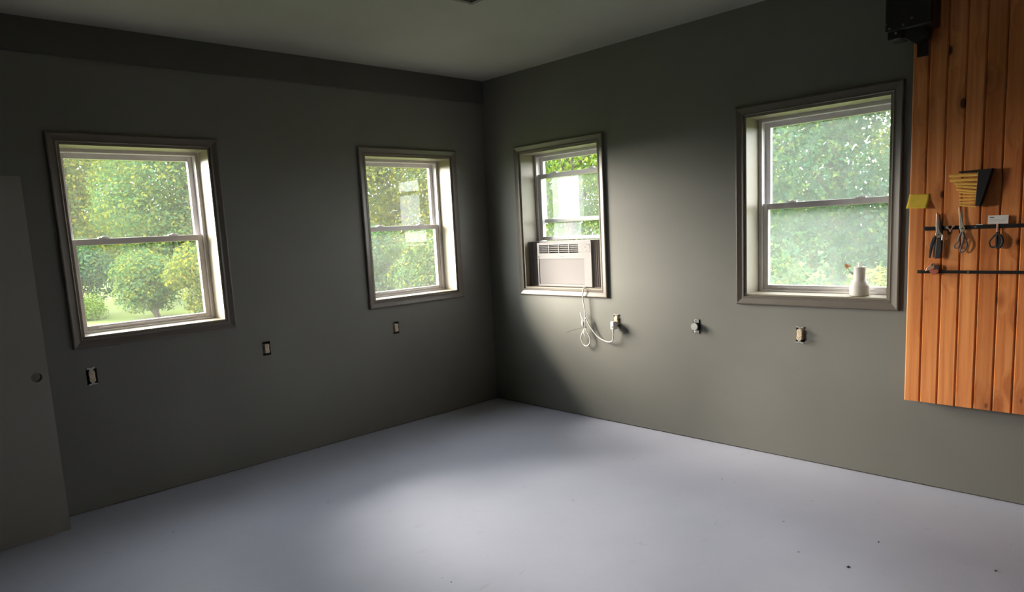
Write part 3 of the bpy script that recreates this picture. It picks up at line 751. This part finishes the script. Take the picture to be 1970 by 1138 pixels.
# black wedge shaped rack and its yellow rods
hk = on_wall('rod_rack', 'right', 3.850, 1.690, PF-0.0005); tag(hk, 'black wedge shaped rack holding yellow rods on pine panel', 'rack')
A0, ZZ0 = 3.850, 1.690
G().prism(rel([(3.862, 1.768), (3.923, 1.777), (3.875, 1.591), (3.853, 1.593)], A0, ZZ0), -0.050, 0.0).build('wedge', M['black'], hk, bevel=0.002)
G().prism(rel([(3.772, 1.775), (3.772, 1.767), (3.862, 1.764), (3.923, 1.777)], A0, ZZ0), -0.030, 0.0).build('top_shelf', M['black'], hk, bevel=0.001)
rods = [((3.732, 1.755), (3.866, 1.750), .0080), ((3.736, 1.730), (3.866, 1.726), .0075), ((3.758, 1.714), (3.862, 1.703), .0066), ((3.765, 1.701), (3.866, 1.683), .0062),
        ((3.766, 1.684), (3.866, 1.664), .0060), ((3.780, 1.667), (3.866, 1.654), .0055), ((3.781, 1.648), (3.864, 1.642), .0052), ((3.781, 1.628), (3.863, 1.627), .0050),
        ((3.783, 1.612), (3.862, 1.610), .0046), ((3.785, 1.600), (3.858, 1.588), .0042)]
ordn = ['thickest top yellow rod', 'second yellow rod from the top', 'third yellow rod from the top', 'fourth yellow rod from the top', 'fifth yellow rod from the top',
        'fifth yellow rod from the bottom', 'fourth yellow rod from the bottom', 'third yellow rod from the bottom', 'second yellow rod from the bottom', 'thin bottom yellow rod, slanting down']
for (p, q, r), w in zip(rods, ordn):
    d = -0.036; r *= 1.12
    e = on_wall('yellow_rod', 'right', p[0], p[1], PF+d); tag(e, w + ' in the black wedge rack', 'rod', 'yellow rods in the black wedge rack')
    L_ = Vector((q[0]-p[0], 0, q[1]-p[1])); u_ = L_.normalized()
    G().cyl((0, 0, 0), L_*0.985, r, r*0.95, 14).build('shaft', M['yellow'], e, bevel=0.001, smooth=True)
    G().cyl(-u_*0.002, u_*0.004, r*0.72, r*1.02, 14).build('tip', M['yellow'], e, smooth=True)

# black bracket assembly at the top left corner of the panel
bk = on_wall('black_bracket', 'right', 3.55, 2.60, PF-0.0005); tag(bk, 'black metal bracket assembly at the top of pine panel', 'bracket')
G().box(-0.110, 0.112, -0.160, -0.010, -0.075, 0.270).build('housing', M['black_iron'], bk, bevel=0.008)
G().box(-0.100, -0.030, -0.150, -0.030, -0.118, -0.070).build('clamp_block', M['black_iron'], bk, bevel=0.006)
G().prism([(-0.045, -0.07), (0.075, -0.07), (0.070, -0.125), (0.020, -0.150), (-0.030, -0.115)], -0.125, -0.005).build('web', M['black'], bk, bevel=0.004)
G().box(0.020, 0.072, -0.070, -0.050, -0.215, -0.100).build('strap', M['black_iron'], bk, bevel=0.003)
for a, z in ((-0.085, -0.060), (-0.055, -0.088), (-0.020, -0.055), (0.02, -0.03), (-0.105, -0.035)):
    G().cyl((a, -0.168, z), (a, -0.155, z), 0.006, n=6).build('bolt', M['grip_grey'], bk, bevel=0.001)
G().box(-0.02, 0.08, -0.02, 0.0, -0.06, 0.24).build('mounting_plate', M['black_iron'], bk)

# ------------------------------------------------------------------ ceiling vent at the top of the view
cv = empty('ceiling_vent', (-1.527-0.20, -1.639-0.20, H)); tag(cv, 'dark slatted vent on the ceiling at the top edge', 'vent')
g = G()
for x0, x1, y0, y1 in ((-0.2, -0.17, -0.2, 0.2), (0.17, 0.2, -0.2, 0.2), (-0.17, 0.17, -0.2, -0.17), (-0.17, 0.17, 0.17, 0.2)): g.box(x0, x1, y0, y1, -0.022, 0.0)
M['vent_grey'] = simple('vent_grey', (0.12, 0.115, 0.11), 0.5)
g.build('frame', M['vent_grey'], cv, bevel=0.003)
sl0 = G().box(-0.17, 0.17, -0.012, 0.012, -0.0015, 0.0015).build('slat', M['vent_grey'], cv)
sl0.location = (0, -0.155, -0.011); sl0.rotation_euler = (R(35), 0, 0)
for i in range(1, 13):
    c = sl0.copy(); COL.objects.link(c); c.parent = cv; c.location = (0, -0.155+i*0.0258, -0.011)
G().box(-0.17, 0.17, -0.17, 0.17, -0.002, -0.0005).build('vent_back', M['slot'], cv)

# ------------------------------------------------------------------ debris on the floor
def chip(x, y, s, label, mat='chip', seed=0):
    random.seed(seed); n_ = 7; k = [random.uniform(0.6, 1.0) for _ in range(n_)]
    b_ = [(x+s*k[i]*math.cos(2*math.pi*i/n_), y+s*0.7*k[i]*math.sin(2*math.pi*i/n_), 0.0002) for i in range(n_)]
    t_ = [(x+0.6*(p[0]-x), y+0.6*(p[1]-y), s*0.45*random.uniform(0.6, 1)) for p in b_]
    g = G().add(b_+t_, [(i, (i+1) % n_, (i+1) % n_+n_, i+n_) for i in range(n_)] + [tuple(range(n_, 2*n_)), tuple(range(n_-1, -1, -1))])
    return tag(g.build('floor_chip', M[mat]), label, 'debris', 'loose bits on the floor')
chip(-1.257, -3.678, 0.013, 'largest dark chip on the floor in front of the vase window', seed=1)
chip(-0.914, -3.692, 0.008, 'dark speck on the floor below the left edge of pine panel', seed=2)
chip(-0.887, -4.160, 0.008, 'dark speck on the floor nearest the right edge of view', seed=3)
chip(-2.544, -2.402, 0.006, 'dark chip on the floor at the bottom middle of view', seed=4)
chip(-1.180, -0.020, 0.012, 'white crumb on the floor against the dark wall', 'crumb', 5)

# ------------------------------------------------------------------ outside: lawn, trees, shrubs
GZ = -0.25
lawn = G()
xs_ = [-60, XL-TH, TH, 80]; ys_ = [-60, YB-TH, TH, 90]
lawn.add([(-70, -70, GZ), (90, -70, GZ), (90, 100, GZ), (-70, 100, GZ)], [(0, 1, 2, 3)])
tag(lawn.build('lawn', M['grass']), 'sunlit green lawn outside the windows', 'lawn', kind='structure')

def leaves(rng, centres, radii, n, size, squash=0.85):
    k = rng.choice(len(centres), n, p=radii**2/np.sum(radii**2))
    d = rng.normal(size=(n, 3)); d /= np.linalg.norm(d, axis=1)[:, None]
    rad = radii[k]*(0.55+0.5*rng.random(n)**0.6)
    p = centres[k] + d*rad[:, None]*np.array([1, 1, squash])
    nrm = d + rng.normal(size=(n, 3))*0.55 + np.array([0, 0, 0.35]); nrm /= np.linalg.norm(nrm, axis=1)[:, None]
    t = rng.normal(size=(n, 3)) + np.array([0, 0, -0.5]); t -= nrm*np.sum(t*nrm, axis=1)[:, None]; t /= np.linalg.norm(t, axis=1)[:, None]
    b = np.cross(nrm, t); L = (size*(0.6+0.8*rng.random(n)))[:, None]
    v = np.stack([p, p+t*L*0.5+b*L*0.30+nrm*L*0.06, p+t*L-nrm*L*0.08, p+t*L*0.5-b*L*0.30+nrm*L*0.06], axis=1).reshape(-1, 3)
    v[:, 2] = np.maximum(v[:, 2], GZ+0.01)
    return v

def leaf_object(name, v, mat, parent):
    n = len(v)//4
    me = bpy.data.meshes.new(name); me.vertices.add(4*n); me.vertices.foreach_set('co', v.astype(np.float32).ravel())
    me.loops.add(4*n); me.loops.foreach_set('vertex_index', np.arange(4*n, dtype=np.int32))
    me.polygons.add(n); me.polygons.foreach_set('loop_start', np.arange(0, 4*n, 4, dtype=np.int32))
    me.update(calc_edges=True); me.materials.append(M[mat])
    o = bpy.data.objects.new(name, me); COL.objects.link(o); o.parent = parent; o['kind'] = 'stuff'
    return o

def polar(az, d): return -4.389+d*math.cos(R(az)), -4.809+d*math.sin(R(az))     # bearing and distance from the middle of the room

def tree(seed, az, d, rad, z0, z1, mat, n, size, label, group='trees outside the windows', trunk_r=0.13):
    rng = np.random.default_rng(seed); x, y = polar(az, d)
    e = empty('tree', (x, y, GZ)); tag(e, label, 'tree', group)
    cz, hz = (z0+z1)/2-GZ, (z1-z0)/2
    K = 36
    radii_z = hz/(z1-z0)*2*np.minimum(rad*0.34, hz*0.9)
    t = (np.arange(K)+rng.random(K))/K                                   # from the lowest boughs to the top
    ang = rng.random(K)*2*math.pi; rr = rad*0.72*np.sqrt(rng.random(K))*(0.62+0.38*np.sin(math.pi*np.clip(t*0.9+0.08, 0, 1)))
    cen = np.stack([rr*np.cos(ang), rr*np.sin(ang), cz-hz+radii_z*0.8+t*(2*hz-radii_z*1.6)], axis=1)
    radii = rad*(0.26+0.16*rng.random(K))
    v = leaves(rng, cen, radii, n, size); v[:, 2] = np.maximum(v[:, 2], 0.02)
    leaf_object('foliage', v, mat, e)
    g = G().tube([(0, 0, 0), (0.05*rad*rng.normal(), 0.05*rad*rng.normal(), cz*0.5), (0, 0, cz), (0.1, 0, cz+hz*0.5)], [trunk_r*1.25, trunk_r, trunk_r*0.7, trunk_r*0.25], 10, sub=4)
    g.build('trunk', M['bark'], e, smooth=True)
    for i in range(8, 32, 4):
        s = cz*(0.55+0.5*rng.random()); c = cen[i]
        G().tube([(0, 0, s*0.8), tuple((np.array([0, 0, s])+c)*0.5+np.array([0, 0, 0.15])), tuple(c)], [trunk_r*0.4, trunk_r*0.25, trunk_r*0.1], 6, sub=3).build('branch', M['bark'], e, smooth=True)
    return e

def shrub(seed, az, d, rad, h, mat, n, size, label, group='shrubs outside the windows'):
    rng = np.random.default_rng(seed); x, y = polar(az, d)
    e = empty('shrub', (x, y, GZ)); tag(e, label, 'shrub', group)
    K = 12; t = rng.random(K)*2*math.pi; rr = rad*0.65*np.sqrt(rng.random(K))
    cen = np.stack([rr*np.cos(t), rr*np.sin(t), h*(0.25+0.5*rng.random(K))], axis=1)
    radii = rad*(0.35+0.2*rng.random(K))
    v = leaves(rng, cen, radii, n, size); v[:, 2] = np.clip(v[:, 2], 0.01, None)
    leaf_object('foliage', v, mat, e)
    g = G()
    for i in range(5):
        g = G().tube([(0.05*math.cos(i), 0.05*math.sin(i), 0), tuple(cen[i]*0.5), tuple(cen[i])], [0.03, 0.02, 0.008], 6, sub=3)
        g.build('stem', M['bark'], e, smooth=True)
    return e

# seen through window 1
tree(1, 79.5, 31, 3.5, 0.8, 7.4, 'leaf_yellow', 30000, 0.115, 'yellow green tree at the left in the window by the door slab')
tree(2, 70.2, 24.6, 2.8, 0.7, 6.6, 'leaf_mid', 36000, 0.10, 'dark green tree at the right in the window by the door slab')
tree(3, 75.0, 50, 6.5, -0.2, 10.5, 'leaf_mid', 26000, 0.22, 'distant tree closing the end of the grass path')
shrub(31, 78.6, 23.8, 1.25, 2.4, 'leaf_deep', 11000, 0.085, 'dark upright shrub left of the grass path')
shrub(32, 77.7, 22.0, 0.55, 0.70, 'leaf_bright', 4500, 0.055, 'low bright green bush left of the grass path')
shrub(33, 73.3, 20.6, 1.15, 1.9, 'leaf_mid', 12000, 0.075, 'rounded green shrub right of the grass path')
shrub(34, 69.6, 18.2, 1.05, 2.2, 'leaf_yellow', 13000, 0.075, 'olive yellow shrub at the right bottom of the lawn')
shrub(41, 77.4, 39, 2.0, 4.2, 'leaf_mid', 12000, 0.16, 'far shrub behind the yellow green tree, window by the door slab')
shrub(42, 70.4, 38, 1.9, 4.2, 'leaf_yellow', 12000, 0.15, 'far shrub behind the dark green tree, window by the door slab')
# seen through window 2
tree(4, 54.3, 24.0, 3.2, 0.2, 6.8, 'leaf_yellow', 40000, 0.10, 'yellow green tree filling the corner window of dark wall')
shrub(35, 58.0, 17.6, 1.25, 2.5, 'leaf_deep', 14000, 0.075, 'dark shrub at the left behind the hazy lower pane, corner window')
shrub(36, 51.0, 16.2, 1.2, 2.3, 'leaf_mid', 14000, 0.075, 'green shrub at the right behind the hazy lower pane, corner window')
tree(24, 56.0, 39, 5.4, -0.2, 9.5, 'leaf_deep', 22000, 0.18, 'distant tree behind the corner window tree')
# seen through window 3
tree(6, 41.0, 17.8, 2.9, -0.1, 7.4, 'leaf_bright', 52000, 0.088, 'bright green tree above the air conditioner')
tree(25, 42.5, 29.0, 4.6, -0.2, 9.0, 'leaf_mid', 22000, 0.15, 'tree behind the bright green tree above the air conditioner')
# seen through window 4
tree(8, 21.0, 14.6, 2.9, -0.1, 7.6, 'leaf_deep', 70000, 0.078, 'big green tree filling the vase window')
tree(26, 22.5, 26.0, 4.4, -0.2, 9.0, 'leaf_mid', 24000, 0.14, 'distant tree behind the big tree of the vase window')
tree(10, 15.8, 20.3, 1.6, 0.0, 7.6, 'leaf_yellow', 20000, 0.10, 'yellow green tree at the right edge of the vase window')
shrub(37, 25.9, 11.0, 0.75, 1.5, 'leaf_mid', 11000, 0.055, 'low shrub at the left bottom behind the vase window')
shrub(38, 16.4, 10.2, 0.72, 1.45, 'leaf_yellow', 11000, 0.055, 'low olive shrub at the bottom just beyond the vase')
shrub(39, 25.6, 19.6, 1.2, 3.2, 'leaf_mid', 11000, 0.09, 'tall shrub deep behind the left of the vase window')
# further round, beyond the edges of the windows
for i, (az, d, rad, top, mat, w) in enumerate(((63.6, 31, 3.4, 7.6, 'leaf_deep', 'deep green tree standing between the two dark wall window views'), (87.0, 36, 3.1, 5.2, 'leaf_mid', 'low green tree left of the window by the door slab'),
        (98.5, 34, 3.1, 4.6, 'leaf_yellow', 'low yellow green tree far left of the dark wall windows'), (31.6, 21.0, 1.2, 7.2, 'leaf_mid', 'green tree standing between the two lit wall window views'),
        (1.5, 17.0, 2.4, 7.2, 'leaf_deep', 'deep green tree hidden to the right behind the pine panel'))):
    tree(40+i, az, d, rad, 0.1, top, mat, 12000, 0.15, w)
